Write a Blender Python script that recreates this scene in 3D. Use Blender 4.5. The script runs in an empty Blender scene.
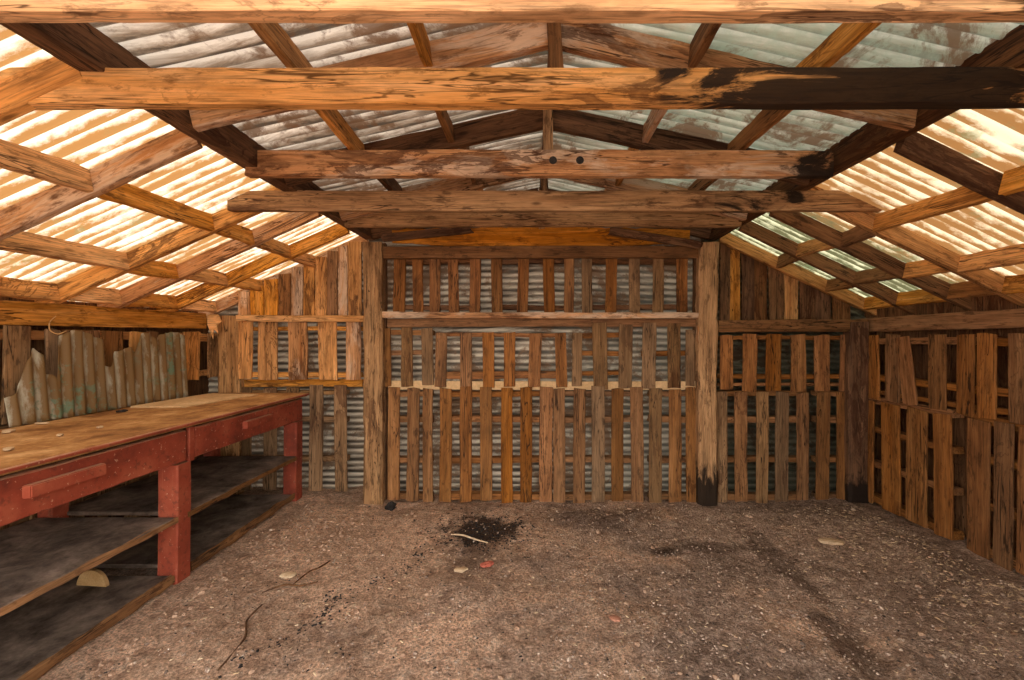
import bpy, bmesh, math, random
from mathutils import Vector, Matrix, noise
random.seed(7)
C = bpy.context.scene.collection
F, CX, CY, CZ = 455.0, 530.0, 338.0, 1.45       # focal length in pixels, vanishing point, eye height

def P(px, py, Y): return Vector(((px-CX)*Y/F, Y, CZ+(CY-py)*Y/F))
def XX(px, Y): return (px-CX)*Y/F
def ZZ(py, Y): return CZ+(CY-py)*Y/F
def YY(px, X): return F*abs(X)/abs(px-CX)

# ------------------------------------------------------------------ materials
class NT:
    def __init__(s, name):
        s.m = bpy.data.materials.new(name); s.m.use_nodes = True
        s.t = s.m.node_tree; s.t.nodes.clear()
        s.out = s.n('ShaderNodeOutputMaterial')
    def n(s, typ, **kw):
        nd = s.t.nodes.new(typ)
        for k, v in kw.items():
            if k.startswith('i_'): nd.inputs[k[2:].replace('_', ' ')].default_value = v
            else: setattr(nd, k, v)
        return nd
    def l(s, a, b): s.t.links.new(a, b)
    def math(s, op, a, b=None, clamp=False):
        nd = s.n('ShaderNodeMath', operation=op, use_clamp=clamp)
        for i, v in enumerate((a, b)):
            if v is None: continue
            if isinstance(v, (int, float)): nd.inputs[i].default_value = v
            else: s.l(v, nd.inputs[i])
        return nd.outputs[0]
    def ramp(s, fac, stops, interp='LINEAR'):
        nd = s.n('ShaderNodeValToRGB'); cr = nd.color_ramp; cr.interpolation = interp
        while len(cr.elements) < len(stops): cr.elements.new(0.5)
        for e, (p, c) in zip(cr.elements, stops):
            e.position = p
            e.color = (c, c, c, 1) if isinstance(c, (int, float)) else (*c, 1)
        s.l(fac, nd.inputs[0]); return nd.outputs[0]
    def mix(s, fac, a, b, blend='MIX'):
        nd = s.n('ShaderNodeMix', data_type='RGBA', blend_type=blend)
        for sock, v in ((nd.inputs[0], fac), (nd.inputs[6], a), (nd.inputs[7], b)):
            if isinstance(v, (int, float)): sock.default_value = v
            elif isinstance(v, tuple): sock.default_value = (*v, 1)
            else: s.l(v, sock)
        return nd.outputs[2]
    def noise(s, vec, scale, detail=6, rough=.6, dist=0.0):
        nd = s.n('ShaderNodeTexNoise'); nd.inputs['Scale'].default_value = scale
        nd.inputs['Detail'].default_value = detail; nd.inputs['Roughness'].default_value = rough
        nd.inputs['Distortion'].default_value = dist
        s.l(vec, nd.inputs['Vector']); return nd.outputs['Fac']
    def coords(s, scale=(1,1,1), rnd=True):
        tc = s.n('ShaderNodeTexCoord'); mp = s.n('ShaderNodeMapping')
        mp.inputs['Scale'].default_value = scale
        v = tc.outputs['Object']
        if rnd:
            oi = s.n('ShaderNodeObjectInfo'); s.rand = oi.outputs['Random']
            add = s.n('ShaderNodeVectorMath', operation='ADD')
            cmb = s.n('ShaderNodeCombineXYZ')
            k = s.math('MULTIPLY', s.rand, 37.0)
            for i in range(3): s.l(k, cmb.inputs[i])
            s.l(v, add.inputs[0]); s.l(cmb.outputs[0], add.inputs[1]); v = add.outputs[0]
        s.l(v, mp.inputs['Vector']); return mp.outputs[0]
    def bump(s, h, strength, dist=.01):
        b = s.n('ShaderNodeBump'); b.inputs['Strength'].default_value = strength
        b.inputs['Distance'].default_value = dist; s.l(h, b.inputs['Height']); return b.outputs[0]
    def principled(s, col, rough=.8, normal=None, metallic=0.0, spec=.3):
        p = s.n('ShaderNodeBsdfPrincipled')
        for key, v in (('Base Color', col), ('Roughness', rough), ('Metallic', metallic), ('Specular IOR Level', spec)):
            if isinstance(v, tuple): p.inputs[key].default_value = (*v, 1)
            elif isinstance(v, (int, float)): p.inputs[key].default_value = v
            else: s.l(v, p.inputs[key])
        if normal is not None: s.l(normal, p.inputs['Normal'])
        return p.outputs[0]
    def done(s, sh): s.l(sh, s.out.inputs['Surface']); return s.m

def wood(name, light, mid, dark, stain=(.06,.022,.01), stain_amt=.5, var=.35, grain=1.0, bleach=0.0, tide=.5):
    t = NT(name)
    v1 = t.coords((1.3, 16, 16)); r = t.rand
    v2 = t.coords((5, 120, 120)); v3 = t.coords((2.2, 9, 9)); v4 = t.coords((1, 1, 1))
    g = t.noise(v1, 1.0, 8, .62, .6); f = t.noise(v2, 1.0, 3, .6)
    col = t.ramp(g, [(.28, dark), (.48, mid), (.72, light)])
    fr = t.ramp(f, [(.34, .45), (.5,.95), (.62, 1.12)])
    col = t.mix(.75*grain, col, fr, 'MULTIPLY')
    if bleach:      # silvery sun-bleached patches
        bl = t.ramp(t.noise(t.coords((1.2, 5, 5)), 1.0, 8, .7, .6), [(.5, 0.0), (.58, bleach)])
        col = t.mix(bl, col, (.62,.50,.40))
    # drying cracks along the grain
    ck = t.noise(t.coords((1.6, 26, 26)), 1.0, 3, .5, .8); ckm = t.noise(t.coords((1.1, 6, 6)), 1.0, 2, .5)
    cf = t.math('MULTIPLY', t.ramp(ck, [(.475, 0.0), (.492, 1.0), (.508, 1.0), (.52, 0.0)]), t.ramp(ckm, [(.46, 0.0), (.56, .95)]))
    col = t.mix(cf, col, tuple(c*.22 for c in dark))
    # tide marks: thin dark outlines where water dried
    tn = t.noise(t.coords((1.7, 5.5, 5.5)), 1.0, 5, .6, 1.2)
    tf = t.ramp(t.math('FRACT', t.math('MULTIPLY', tn, 6.0)), [(.42, 0.0), (.5, 1.0), (.53, .9), (.62, 0.0)])
    tg = t.ramp(t.noise(t.coords((1.0, 2.5, 2.5)), 1.3, 3, .6), [(.5, 0.0), (.57, tide)])
    col = t.mix(t.math('MULTIPLY', tf, tg), col, tuple(c*.4 for c in dark))
    # broad darker and lighter areas
    ar = t.ramp(t.noise(t.coords((2.6, 10, 10)), 1.0, 6, .7, .4), [(.32, .55), (.5, 1.0), (.66, 1.22)])
    col = t.mix(.8, col, ar, 'MULTIPLY')
    # dark smudges, dents and nail rust
    sm = t.ramp(t.noise(t.coords((7, 22, 22)), 1.0, 5, .7), [(.56, 0.0), (.66, .75)])
    col = t.mix(sm, col, tuple(c*.4 for c in dark))
    # knots
    vo = t.n('ShaderNodeTexVoronoi'); vo.inputs['Scale'].default_value = 1.0
    t.l(t.coords((3.0, 9, 9)), vo.inputs['Vector'])
    kn = t.ramp(vo.outputs['Distance'], [(.05, 1.0), (.13, 0.0)])
    col = t.mix(t.math('MULTIPLY', kn, .75), col, tuple(c*.35 for c in dark))
    # water stains with dark irregular edges
    st = t.noise(v3, 1.0, 7, .66, 1.6)
    st2 = t.noise(v4, 1.1, 2, .5)
    gate = t.ramp(st2, [(.66-.35*stain_amt, 0.0), (.72-.3*stain_amt, 1.0)])
    a = t.ramp(st, [(.5, 0.0), (.535, 1.0), (.6, .75), (.7, .35)])
    s = t.math('MULTIPLY', t.math('MULTIPLY', a, gate), min(1, .55+stain_amt*.6))
    col = t.mix(s, col, stain)
    # board to board variation
    k = t.math('ADD', t.math('MULTIPLY', r, 2*var), 1-var)
    hs = t.n('ShaderNodeHueSaturation'); t.l(col, hs.inputs['Color']); t.l(k, hs.inputs['Value'])
    r2 = t.math('FRACT', t.math('MULTIPLY', r, 13.7))
    t.l(t.math('ADD', t.math('MULTIPLY', r2, .2), .98), hs.inputs['Saturation'])
    col = hs.outputs[0]
    # charring
    at = t.n('ShaderNodeAttribute', attribute_name='char')
    ch = t.math('ADD', at.outputs['Fac'], t.math('MULTIPLY', t.math('SUBTRACT', st, .5), 1.6))
    chf = t.ramp(ch, [(.40, 0.0), (.56, .96)])
    # only where char was set at all
    chf = t.math('MULTIPLY', chf, t.ramp(at.outputs['Fac'], [(.02, 0.0), (.1, 1.0)]))
    col = t.mix(chf, col, (.012, .007, .005))
    h = t.math('ADD', t.math('MULTIPLY', f, .5), g)
    return t.done(t.principled(col, .82, t.bump(h, .5, .006)))

PINE   = wood('pale pine', (0.864,0.562,0.324), (0.734,0.432,0.216), (0.518,0.270,0.119), stain_amt=.22, var=.10)
PINE2  = wood('stained pine', (.62,.38,.22), (.50,.28,.15), (.30,.14,.07), stain_amt=.4, var=.15, bleach=.75)
ORANGE = wood('orange timber', (0.792,0.462,0.209), (0.616,0.319,0.121), (0.363,0.160,0.055), stain_amt=.32, var=.16, tide=.8)
GREYW  = wood('weathered grey wood', (.56,.37,.21), (.42,.255,.135), (.24,.13,.065), stain_amt=.35, var=.18)
GREYP  = wood('grey brown pallet wood', (0.343,0.222,0.129), (0.250,0.156,0.086), (0.133,0.074,0.039), stain_amt=.25, var=.2)
BROWN  = wood('brown pallet wood', (0.340,0.191,0.098), (0.246,0.128,0.061), (0.128,0.060,0.027), stain_amt=.2, var=.25)
REDBR  = wood('russet pallet wood', (0.391,0.200,0.089), (0.289,0.132,0.053), (0.153,0.064,0.025), stain_amt=.2, var=.2)
DARKW  = wood('dark old timber', (.25,.135,.072), (.155,.08,.042), (.075,.036,.019), stain_amt=.5, var=.25)
OSB    = wood('rough orange board', (.80,.40,.13), (.60,.26,.07), (.30,.10,.02), stain_amt=.3, var=.05)

def fiberglass(name, clean, dirt, lichen, dirt_lo=.42, opac=.25, pitch=.076, lich=.5, tr=.5, gy=None):
    t = NT(name)
    tc = t.n('ShaderNodeTexCoord'); sep = t.n('ShaderNodeSeparateXYZ'); t.l(tc.outputs['Object'], sep.inputs[0])
    y = sep.outputs['Y']
    mp = t.n('ShaderNodeMapping'); mp.inputs['Scale'].default_value = (2.2, 9, 2.2); t.l(tc.outputs['Object'], mp.inputs[0])
    n1 = t.noise(mp.outputs[0], 1.0, 6, .65, .4)
    # dust lies in the valleys of the corrugation
    ph = t.math('MULTIPLY', y, 2*math.pi/pitch)
    sn = t.math('SINE', ph)
    dv = t.math('ADD', t.math('MULTIPLY', sn, -.13), n1)
    mp3 = t.n('ShaderNodeMapping'); mp3.inputs['Scale'].default_value = (3, 8, 3); t.l(tc.outputs['Object'], mp3.inputs[0])
    n0 = t.noise(mp3.outputs[0], 2.2, 6, .75)
    dv = t.math('ADD', dv, t.math('MULTIPLY', t.math('SUBTRACT', n0, .5), .5))
    f = t.ramp(dv, [(dirt_lo, 0.0), (dirt_lo+.17, 1.0)])
    col = t.mix(f, clean, dirt)
    n2 = t.noise(tc.outputs['Object'], 9, 8, .7)
    n3 = t.noise(tc.outputs['Object'], 1.3, 2, .5)
    lf = t.math('MULTIPLY', t.ramp(n2, [(.55, 0.0), (.62, 1.0)]), t.ramp(n3, [(.45, 0.0), (.58, 1.0)]))
    if gy is not None:      # the sheets at the back are the greener make
        g2 = t.ramp(t.math('ADD', t.math('MULTIPLY', y, .5), t.math('SUBTRACT', t.math('MULTIPLY', n0, .25), gy*.5+.125-.5)), [(.45, 0.0), (.55, 1.0)])
        col = t.mix(t.math('MULTIPLY', g2, .85), col, t.mix(f, (.70,.74,.50), (.10,.13,.07)))
    col = t.mix(t.math('MULTIPLY', lf, lich), col, lichen)
    tl = t.n('ShaderNodeBsdfTranslucent'); t.l(t.mix(1.0, col, (tr,tr,tr), 'MULTIPLY'), tl.inputs['Color'])
    df = t.principled(t.mix(1.0, col, (.75,.75,.75), 'MULTIPLY'), .45)
    ms = t.n('ShaderNodeMixShader'); ms.inputs[0].default_value = opac
    t.l(tl.outputs[0], ms.inputs[1]); t.l(df, ms.inputs[2])
    return t.done(ms.outputs[0])
FG_WARM = fiberglass('sun yellowed translucent sheet', (.96,.88,.72), (.42,.215,.075), (.26,.27,.13), .40, .35)
FG_RIGHT = fiberglass('tan and green translucent sheet', (.88,.76,.54), (.34,.17,.06), (.16,.24,.13), .36, .38, gy=3.2)
FG_SCRAP = fiberglass('mossy clear scrap sheet', (.92,.90,.74), (.42,.26,.11), (.28,.46,.32), .34, .6, .076, .9)

def tin(name, c1, c2, rust, green, gamt, tr=.12, metal=.35, axis='Y', pitch=.076):
    t = NT(name)
    tc = t.n('ShaderNodeTexCoord')
    mp = t.n('ShaderNodeMapping'); mp.inputs['Scale'].default_value = (1.4, 12, 1.4) if axis == 'Y' else (1.4, 1.4, 12); t.l(tc.outputs['Object'], mp.inputs[0])
    n1 = t.noise(mp.outputs[0], 1.3, 8, .72, .5); n2 = t.noise(tc.outputs['Object'], 2.0, 8, .72, .8)
    n3 = t.noise(tc.outputs['Object'], 14, 5, .7)
    sep = t.n('ShaderNodeSeparateXYZ'); t.l(tc.outputs['Object'], sep.inputs[0])
    # darker bands that follow the ribs
    sn = t.math('SINE', t.math('MULTIPLY', sep.outputs[axis], 2*math.pi/pitch))
    nb = t.math('ADD', n1, t.math('MULTIPLY', sn, .13))
    col = t.ramp(nb, [(.34, tuple(c*.3 for c in c2)), (.46, c2), (.66, c1)])
    gx = t.ramp(t.math('ADD', t.math('MULTIPLY', sep.outputs['X'], .5), .5, True), [(.45, 0.0), (.85, 1.0)])
    col = t.mix(t.math('MULTIPLY', t.math('MULTIPLY', gx, gamt), t.ramp(n3, [(.3, .4), (.6, 1.0)])), col, green)
    rf = t.ramp(t.math('ADD', n2, t.math('MULTIPLY', t.math('SUBTRACT', n3, .5), .3)), [(.5, 0.0), (.58, .85)])
    col = t.mix(rf, col, rust)
    p = t.principled(col, .5, t.bump(n3, .25, .004), metal, .4)
    holes = t.ramp(t.math('ADD', n1, t.math('MULTIPLY', t.math('SUBTRACT', n3, .5), .2)), [(.70, 0.0), (.71, 1.0)])
    if tr > 0:
        tl = t.n('ShaderNodeBsdfTranslucent'); t.l(col, tl.inputs['Color'])
        ms = t.n('ShaderNodeMixShader'); ms.inputs[0].default_value = tr
        t.l(p, ms.inputs[1]); t.l(tl.outputs[0], ms.inputs[2]); p = ms.outputs[0]
    if axis == 'Y':     # rusted through here and there
        tp = t.n('ShaderNodeBsdfTransparent'); mh = t.n('ShaderNodeMixShader'); t.l(holes, mh.inputs[0]); t.l(p, mh.inputs[1]); t.l(tp.outputs[0], mh.inputs[2]); p = mh.outputs[0]
    return t.done(p)
TIN_ROOF = tin('old roof sheet', (.92,.88,.80), (.36,.29,.22), (.17,.09,.045), (.38,.48,.38), .8, .10, .15)
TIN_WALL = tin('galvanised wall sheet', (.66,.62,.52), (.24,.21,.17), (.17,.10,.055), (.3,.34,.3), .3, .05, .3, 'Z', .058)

TIN_DARK = tin('dark wall sheet', (.24,.22,.17), (.09,.08,.06), (.06,.035,.02), (.12,.15,.11), .5, .0, .2, 'Z', .058)  # much darker tones for the bay past the burnt-foot post

def dirt():
    t = NT('dry dirt floor'); tc = t.n('ShaderNodeTexCoord'); v = tc.outputs['Object']
    sep = t.n('ShaderNodeSeparateXYZ'); t.l(v, sep.inputs[0]); x, y = sep.outputs['X'], sep.outputs['Y']
    n1 = t.noise(v, 1.6, 8, .62, .4); n2 = t.noise(v, 14, 8, .7); n3 = t.noise(v, 70, 4, .75); n4 = t.noise(v, 5, 6, .65, .6)
    brown = t.ramp(n2, [(.3, (.30,.175,.12)), (.5, (.64,.43,.31)), (.7, (.84,.64,.50))])
    grey = t.ramp(n2, [(.3, (.17,.115,.09)), (.5, (.42,.30,.24)), (.7, (.68,.53,.44))])
    side = t.ramp(t.math('ADD', t.math('ADD', t.math('MULTIPLY', x, .16), .42), t.math('MULTIPLY', t.math('SUBTRACT', n1, .5), 1.6)), [(.35, 0.0), (.6, 1.0)])
    col = t.mix(side, brown, grey)
    sp = t.ramp(n3, [(.34, .3), (.5, 1.0), (.64, 1.7)])
    col = t.mix(.8, col, sp, 'MULTIPLY')
    big = t.noise(v, .9, 5, .6, .8)
    col = t.mix(.85, col, t.ramp(big, [(.34, .62), (.5, .95), (.62, 1.25)]), 'MULTIPLY')
    mid = t.noise(v, 7, 6, .7, .5)
    col = t.mix(t.ramp(mid, [(.56, 0.0), (.66, .5)]), col, (.16,.10,.07))
    # straw coloured flecks
    vo = t.n('ShaderNodeTexVoronoi'); vo.inputs['Scale'].default_value = 45; t.l(v, vo.inputs['Vector'])
    fl = t.math('MULTIPLY', t.ramp(vo.outputs['Distance'], [(.12, 1.0), (.2, 0.0)]), t.ramp(n4, [(.5, 0.0), (.6, .6)]))
    col = t.mix(fl, col, (.66,.48,.32))
    # burnt and oily patches of the ground
    def blob(cx, cy, rx, ry, amt, soft=1.0):
        dx = t.math('DIVIDE', t.math('SUBTRACT', x, cx), rx); dy = t.math('DIVIDE', t.math('SUBTRACT', y, cy), ry)
        d = t.math('SQRT', t.math('ADD', t.math('MULTIPLY', dx, dx), t.math('MULTIPLY', dy, dy)))
        d = t.math('ADD', d, t.math('MULTIPLY', t.math('SUBTRACT', n4, .5), 1.8))
        return t.math('MULTIPLY', t.ramp(d, [(.45, 1.0), (.45+.55*soft, 0.0)]), amt)
    for b in ((-.36,3.50,.36,.36,.93,.7), (-.36,3.0,.16,.30,.5,1), (.93,3.10,.14,.10,.85,1), (1.62,3.0,.12,.75,.5,1),
              (1.52,2.15,.14,.35,.65,1), (1.25,3.15,.45,.10,.45,1), (.55,3.7,.8,.25,.35,1), (-1.95,3.6,.10,.5,.3,1)):
        col = t.mix(blob(*b), col, (.045,.024,.015))
    h = t.math('ADD', t.math('MULTIPLY', n3, .6), t.math('ADD', n2, t.math('MULTIPLY', n1, .6)))
    return t.done(t.principled(col, .95, t.bump(h, 1.0, .045), 0, .15))
DIRT = dirt()

def painted():
    t = NT('worn red paint'); v = t.coords((1,1,1)); v2 = t.coords((2,30,30))
    n1 = t.noise(v, 3, 7, .65); n2 = t.noise(v, 26, 6, .7); n3 = t.noise(v2, 1, 4, .6); n4 = t.noise(v, 60, 3, .6)
    col = t.ramp(n1, [(.32, (.15,.026,.015)), (.5, (.31,.058,.03)), (.68, (.42,.11,.058))])
    col = t.mix(t.ramp(n2, [(.54, 0.0), (.64, .6)]), col, (.11,.028,.018))
    col = t.mix(t.ramp(n4, [(.65, 0.0), (.70, .75)]), col, (.62,.38,.26))
    col = t.mix(t.ramp(n3, [(.6, 0.0), (.75, .35)]), col, (.48,.22,.12))
    ge = t.n('ShaderNodeNewGeometry'); sx = t.n('ShaderNodeSeparateXYZ'); t.l(ge.outputs['True Normal'], sx.inputs[0])
    dust = t.math('MULTIPLY', t.ramp(sx.outputs['Z'], [(.5, 0.0), (.8, .7)]), t.ramp(n2, [(.3, .4), (.6, 1.0)]))    # dust lying on ledges
    col = t.mix(dust, col, (.62,.40,.26))
    return t.done(t.principled(col, .62, t.bump(n2, .3, .003), 0, .35))
RED = painted()
def plain(name, stops, scale=6, rough=.85, sc=(1,1,1), bump=.4, fleck=None):
    t = NT(name); v = t.coords(sc); n = t.noise(v, scale, 8, .68, .3); n2 = t.noise(v, scale*9, 4, .7)
    col = t.ramp(n, stops); col = t.mix(.5, col, t.ramp(n2, [(.3, .6), (.65, 1.2)]), 'MULTIPLY')
    if fleck: col = t.mix(t.ramp(n2, [(.68, 0.0), (.75, .8)]), col, fleck)
    return t.done(t.principled(col, rough, t.bump(n2, bump, .004), 0, .2))
BENCHTOP = plain('dusty bench top', [(.34,(.20,.085,.03)),(.5,(.44,.23,.085)),(.66,(.66,.42,.20))], 4, fleck=(.75,.55,.34))
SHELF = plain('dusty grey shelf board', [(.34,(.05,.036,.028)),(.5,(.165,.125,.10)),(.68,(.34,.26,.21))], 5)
SHEETB = plain('pale thin board', [(.3,(.55,.36,.18)),(.55,(.72,.52,.30)),(.75,(.80,.64,.42))], 4)
CHARCOAL = plain('charcoal', [(.3,(.012,.01,.01)),(.7,(.05,.045,.045))], 20)
CLOD = plain('dirt clod', [(.3,(.22,.13,.09)),(.5,(.42,.28,.2)),(.72,(.6,.44,.33))], 12)
REDBIT = plain('faded red scrap', [(.3,(.40,.08,.05)),(.7,(.62,.22,.16))], 30)
CHIPR = plain('dull salmon chip', [(.3,(.36,.15,.10)),(.7,(.58,.30,.21))], 30)
CHIPP = plain('pale wood chip', [(.3,(.50,.34,.2)),(.7,(.80,.66,.48))], 20)
STONE = plain('pebble', [(.36,(.10,.08,.07)),(.5,(.34,.25,.2)),(.64,(.74,.62,.52))], 14)
CORD = plain('straw coloured cord', [(.3,(.45,.26,.10)),(.7,(.65,.42,.2))], 30)
TAN = plain('tan board', [(.3,(.42,.25,.10)),(.7,(.60,.40,.2))], 14)

# ------------------------------------------------------------------ object helpers
def tag(o, label=None, cat=None, group=None, kind=None):
    if label: o['label'] = label
    if cat: o['category'] = cat
    if group: o['group'] = group
    if kind: o['kind'] = kind
    return o
def empty(name, loc, label, cat, group=None):
    o = bpy.data.objects.new(name, None); C.objects.link(o); o.location = loc; o.empty_display_size = .1
    o['_loc'] = 0; del o['_loc']
    return tag(o, label, cat, group)
def link(name, bm, mat, parent=None, M=None, smooth=False):
    me = bpy.data.meshes.new(name); bm.to_mesh(me); bm.free(); me.materials.append(mat)
    if smooth:
        for p in me.polygons: p.use_smooth = True
    o = bpy.data.objects.new(name, me); C.objects.link(o)
    M = M or Matrix.Identity(4)
    if parent is not None:
        o.parent = parent
        loc = Vector(parent.location); q = parent.parent
        while q is not None: loc += Vector(q.location); q = q.parent
        M = Matrix.Translation(-loc) @ M
    o.matrix_basis = M
    return o
SEED = [0]
def timber_bm(L, W, T, rough=.003, warp=.004, rag=.012, char=None, seg=None, bevel=.004):
    """a sawn board along local X with softened, worn edges, a slight bow and uneven ends"""
    SEED[0] += 1; s = SEED[0]*3.17
    bm = bmesh.new(); lay = bm.verts.layers.float.new('char')
    n = seg or max(6, min(60, int(L/.05)))
    b = min(bevel, T*.3, W*.3)
    ring = [(-W/2+b,-T/2),(0,-T/2),(W/2-b,-T/2),(W/2,-T/2+b),(W/2,T/2-b),(W/2-b,T/2),(0,T/2),(-W/2+b,T/2),(-W/2,T/2-b),(-W/2,-T/2+b)]
    rows = []
    for i in range(n+1):
        u = i/n; x = -L/2+L*u
        row = []
        bow = warp*(math.sin(u*math.pi+s)); bow2 = warp*math.sin(u*2.3+s*1.7)
        for j, (y, z) in enumerate(ring):
            q = noise.noise(Vector((x*9, j*.9+s, s))); e = noise.noise(Vector((x*3, y*12, z*12+s)))
            k = 1+rough*q/max(W,.02)*2
            dx = 0
            if i in (0, n): dx = rag*noise.noise(Vector((y*50+s, z*30, i+s)))
            v = bm.verts.new((x+dx, y*k+bow+rough*e, z*k+bow2*.5))
            v[lay] = char(u) if char else 0.0
            row.append(v)
        rows.append(row)
    m = len(ring)
    for i in range(n):
        for j in range(m):
            bm.faces.new((rows[i][j], rows[i][(j+1)%m], rows[i+1][(j+1)%m], rows[i+1][j]))
    bm.faces.new(rows[0][::-1]); bm.faces.new(rows[-1])
    bmesh.ops.recalc_face_normals(bm, faces=bm.faces)
    return bm
def frame(p0, p1, n):
    p0, p1, n = Vector(p0), Vector(p1), Vector(n)
    x = (p1-p0).normalized(); z = (n - n.dot(x)*x).normalized(); y = z.cross(x)
    M = Matrix((x, y, z)).transposed().to_4x4(); M.translation = (p0+p1)/2
    return M, (p1-p0).length
def timber(name, p0, p1, W, T, n, mat, parent=None, **kw):
    """board from p0 to p1; T is measured along n, W across"""
    M, L = frame(p0, p1, n)
    return link(name, timber_bm(L, W, T, **kw), mat, parent, M)
def box_bm(bm, lo, hi):
    r = bmesh.ops.create_cube(bm, size=1)
    for v in r['verts']:
        v.co = Vector([lo[i]+(hi[i]-lo[i])*(v.co[i]+.5) for i in range(3)])
    return r['verts']
Yv, Xv, Zv = Vector((0,1,0)), Vector((1,0,0)), Vector((0,0,1))
ORD = ['first','second','third','fourth','fifth','sixth','seventh','eighth']

# ------------------------------------------------------------------ the setting
def ground_h(x, y):
    h = .018*noise.noise(Vector((x*1.1, y*1.1, 3))) +   .020*noise.noise(Vector((x*4, y*4, 9))) + .009*noise.noise(Vector((x*13, y*13, 5)))
    h += .025*math.exp(-((x-2.7)/.35)**2) * (1 if y > 1.5 else .5)              # litter banked against the pallets
    h -= .03*math.exp(-((x-1.58-.1*math.sin(y*3))/.10)**2)*max(0, min(1, (3.6-y)))  # shallow rut
    h -= .018*math.exp(-((y-4.05)/.3)**2) * (1 if x > -1.3 else .4)
    h -= .025*math.exp(-(((x+.36)/.3)**2+((y-3.45)/.28)**2))
    if x < -1.95: h *= max(0, 1-(-1.95-x)/.15)
    return h
bm = bmesh.new()
xs = [-30,-15,-8,-5,-4] + [-3.4+.04*i for i in range(171)] + [4,5,8,15,30]
ys = [-30,-15,-8,-4,-2,-1,-.5,0,.4] + [.8+.04*i for i in range(94)] + [4.8,6,9,15,30]
g = [[bm.verts.new((x, y, ground_h(x, y) if abs(x) < 3.6 and .7 < y < 4.6 else 0)) for x in xs] for y in ys]
for j in range(len(ys)-1):
    for i in range(len(xs)-1): bm.faces.new((g[j][i], g[j][i+1], g[j+1][i+1], g[j+1][i]))
tag(link('floor', bm, DIRT, smooth=True), kind='structure', label='bare dirt floor of the shed with a burnt patch')

RX = .10                    # ridge line
def nave_z(x): return CZ+1.37-.225*abs(x-RX)
XL, XR = -1.50, 1.70        # centre lines of the two long beams
def left_z(x): return nave_z(XL)+.0 - .45*(XL-x)
def right_z(x): return nave_z(XR) - .48*(x-XR)
Y0, Y1 = -.05, 4.42
PITCH = .076
def roof_sheet(name, mat, x0, x1, zf, label, off=0):
    bm = bmesh.new(); ny = int((Y1-Y0)/PITCH*8); nx = 14
    rows = []
    for j in range(ny+1):
        y = Y0+(Y1-Y0)*j/ny
        r = []
        for i in range(nx+1):
            x = x0+(x1-x0)*i/nx
            z = zf(x)+.014*math.sin(2*math.pi*y/PITCH)+.012+off+.006*noise.noise(Vector((x*2, y*2, 1)))
            r.append(bm.verts.new((x, y, z)))
        rows.append(r)
    for j in range(ny):
        for i in range(nx): bm.faces.new((rows[j][i], rows[j][i+1], rows[j+1][i+1], rows[j+1][i]))
    return tag(link(name, bm, mat, smooth=True), kind='structure', label=label)
roof_sheet('ceiling', TIN_ROOF, XL-.04, RX+.01, nave_z, 'grey corrugated roof on the workbench side of the ridge', .004)
roof_sheet('ceiling', TIN_ROOF, RX-.01, XR+.04, nave_z, 'greenish corrugated roof past the ridge', .012)
roof_sheet('ceiling', FG_WARM, -3.22, XL, left_z, 'glowing translucent corrugated roof over the workbench')
roof_sheet('ceiling', FG_RIGHT, XR, 3.25, right_z, 'glowing translucent corrugated roof on the side away from the workbench')

def wall_sheet(name, pts, z0, ztop, mat, label, horizontal=True):
    """corrugated sheet along the plan polyline pts, ribs level"""
    bm = bmesh.new(); p = .058
    cols = []
    for (x, y, nx, ny) in pts:
        zt = ztop(x, y); n = int((zt-z0)/p*6); c = []
        c = [bm.verts.new((x+nx*.011*math.sin(2*math.pi*(z0+(zt-z0)*k/400)/p), y+ny*.011*math.sin(2*math.pi*(z0+(zt-z0)*k/400)/p), z0+(zt-z0)*k/400)) for k in range(401)]
        cols.append(c)
    for a, b in zip(cols, cols[1:]):
        for k in range(400): bm.faces.new((a[k], b[k], b[k+1], a[k+1]))
    bmesh.ops.recalc_face_normals(bm, faces=bm.faces)
    return tag(link(name, bm, mat, smooth=True), kind='structure', label=label)
def topz(x, y):
    if x < XL: return left_z(x)
    if x > XR: return right_z(x)
    return nave_z(x)
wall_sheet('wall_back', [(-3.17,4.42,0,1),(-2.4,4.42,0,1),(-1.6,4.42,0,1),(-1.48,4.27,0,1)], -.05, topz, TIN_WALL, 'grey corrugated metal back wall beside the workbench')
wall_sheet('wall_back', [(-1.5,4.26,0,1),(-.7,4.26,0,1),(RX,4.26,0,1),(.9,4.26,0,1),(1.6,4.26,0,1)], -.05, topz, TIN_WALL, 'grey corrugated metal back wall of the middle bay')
wall_sheet('wall_back', [(1.6,4.265,0,1),(2.4,4.265,0,1),(3.2,4.265,0,1)], -.05, topz, TIN_DARK, 'dark corrugated back wall past the burnt-foot post')
def plank_wall(name, x, y0, y1, z0, z1, mat, label, out):
    bm = bmesh.new(); lay = bm.verts.layers.float.new('char'); y = y0; k = 0
    while y < y1:
        w = .14+.03*noise.noise(Vector((k*3.3,1,1))); box_bm(bm, (x, y, z0), (x+out*.022, min(y+w, y1), z1-.02*abs(noise.noise(Vector((k,5,2)))))); y += w+.004; k += 1
    # local X must run along the grain: build upright boards in a frame turned so that X points up
    M = Matrix(((0,0,-1,0),(0,1,0,0),(1,0,0,0),(0,0,0,1)))      # local x -> world z, local z -> world -x
    bm.transform(M.inverted())
    return tag(link(name, bm, mat, M=M), kind='structure', label=label)
plank_wall('wall_left', -3.12, Y0, 4.42, -.05, 1.70, DARKW, 'dark board wall behind the workbench', -1)
plank_wall('wall_right', 3.14, Y0, 4.42, -.05, 1.745, DARKW, 'dark board wall behind the pallets opposite the workbench', 1)
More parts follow.
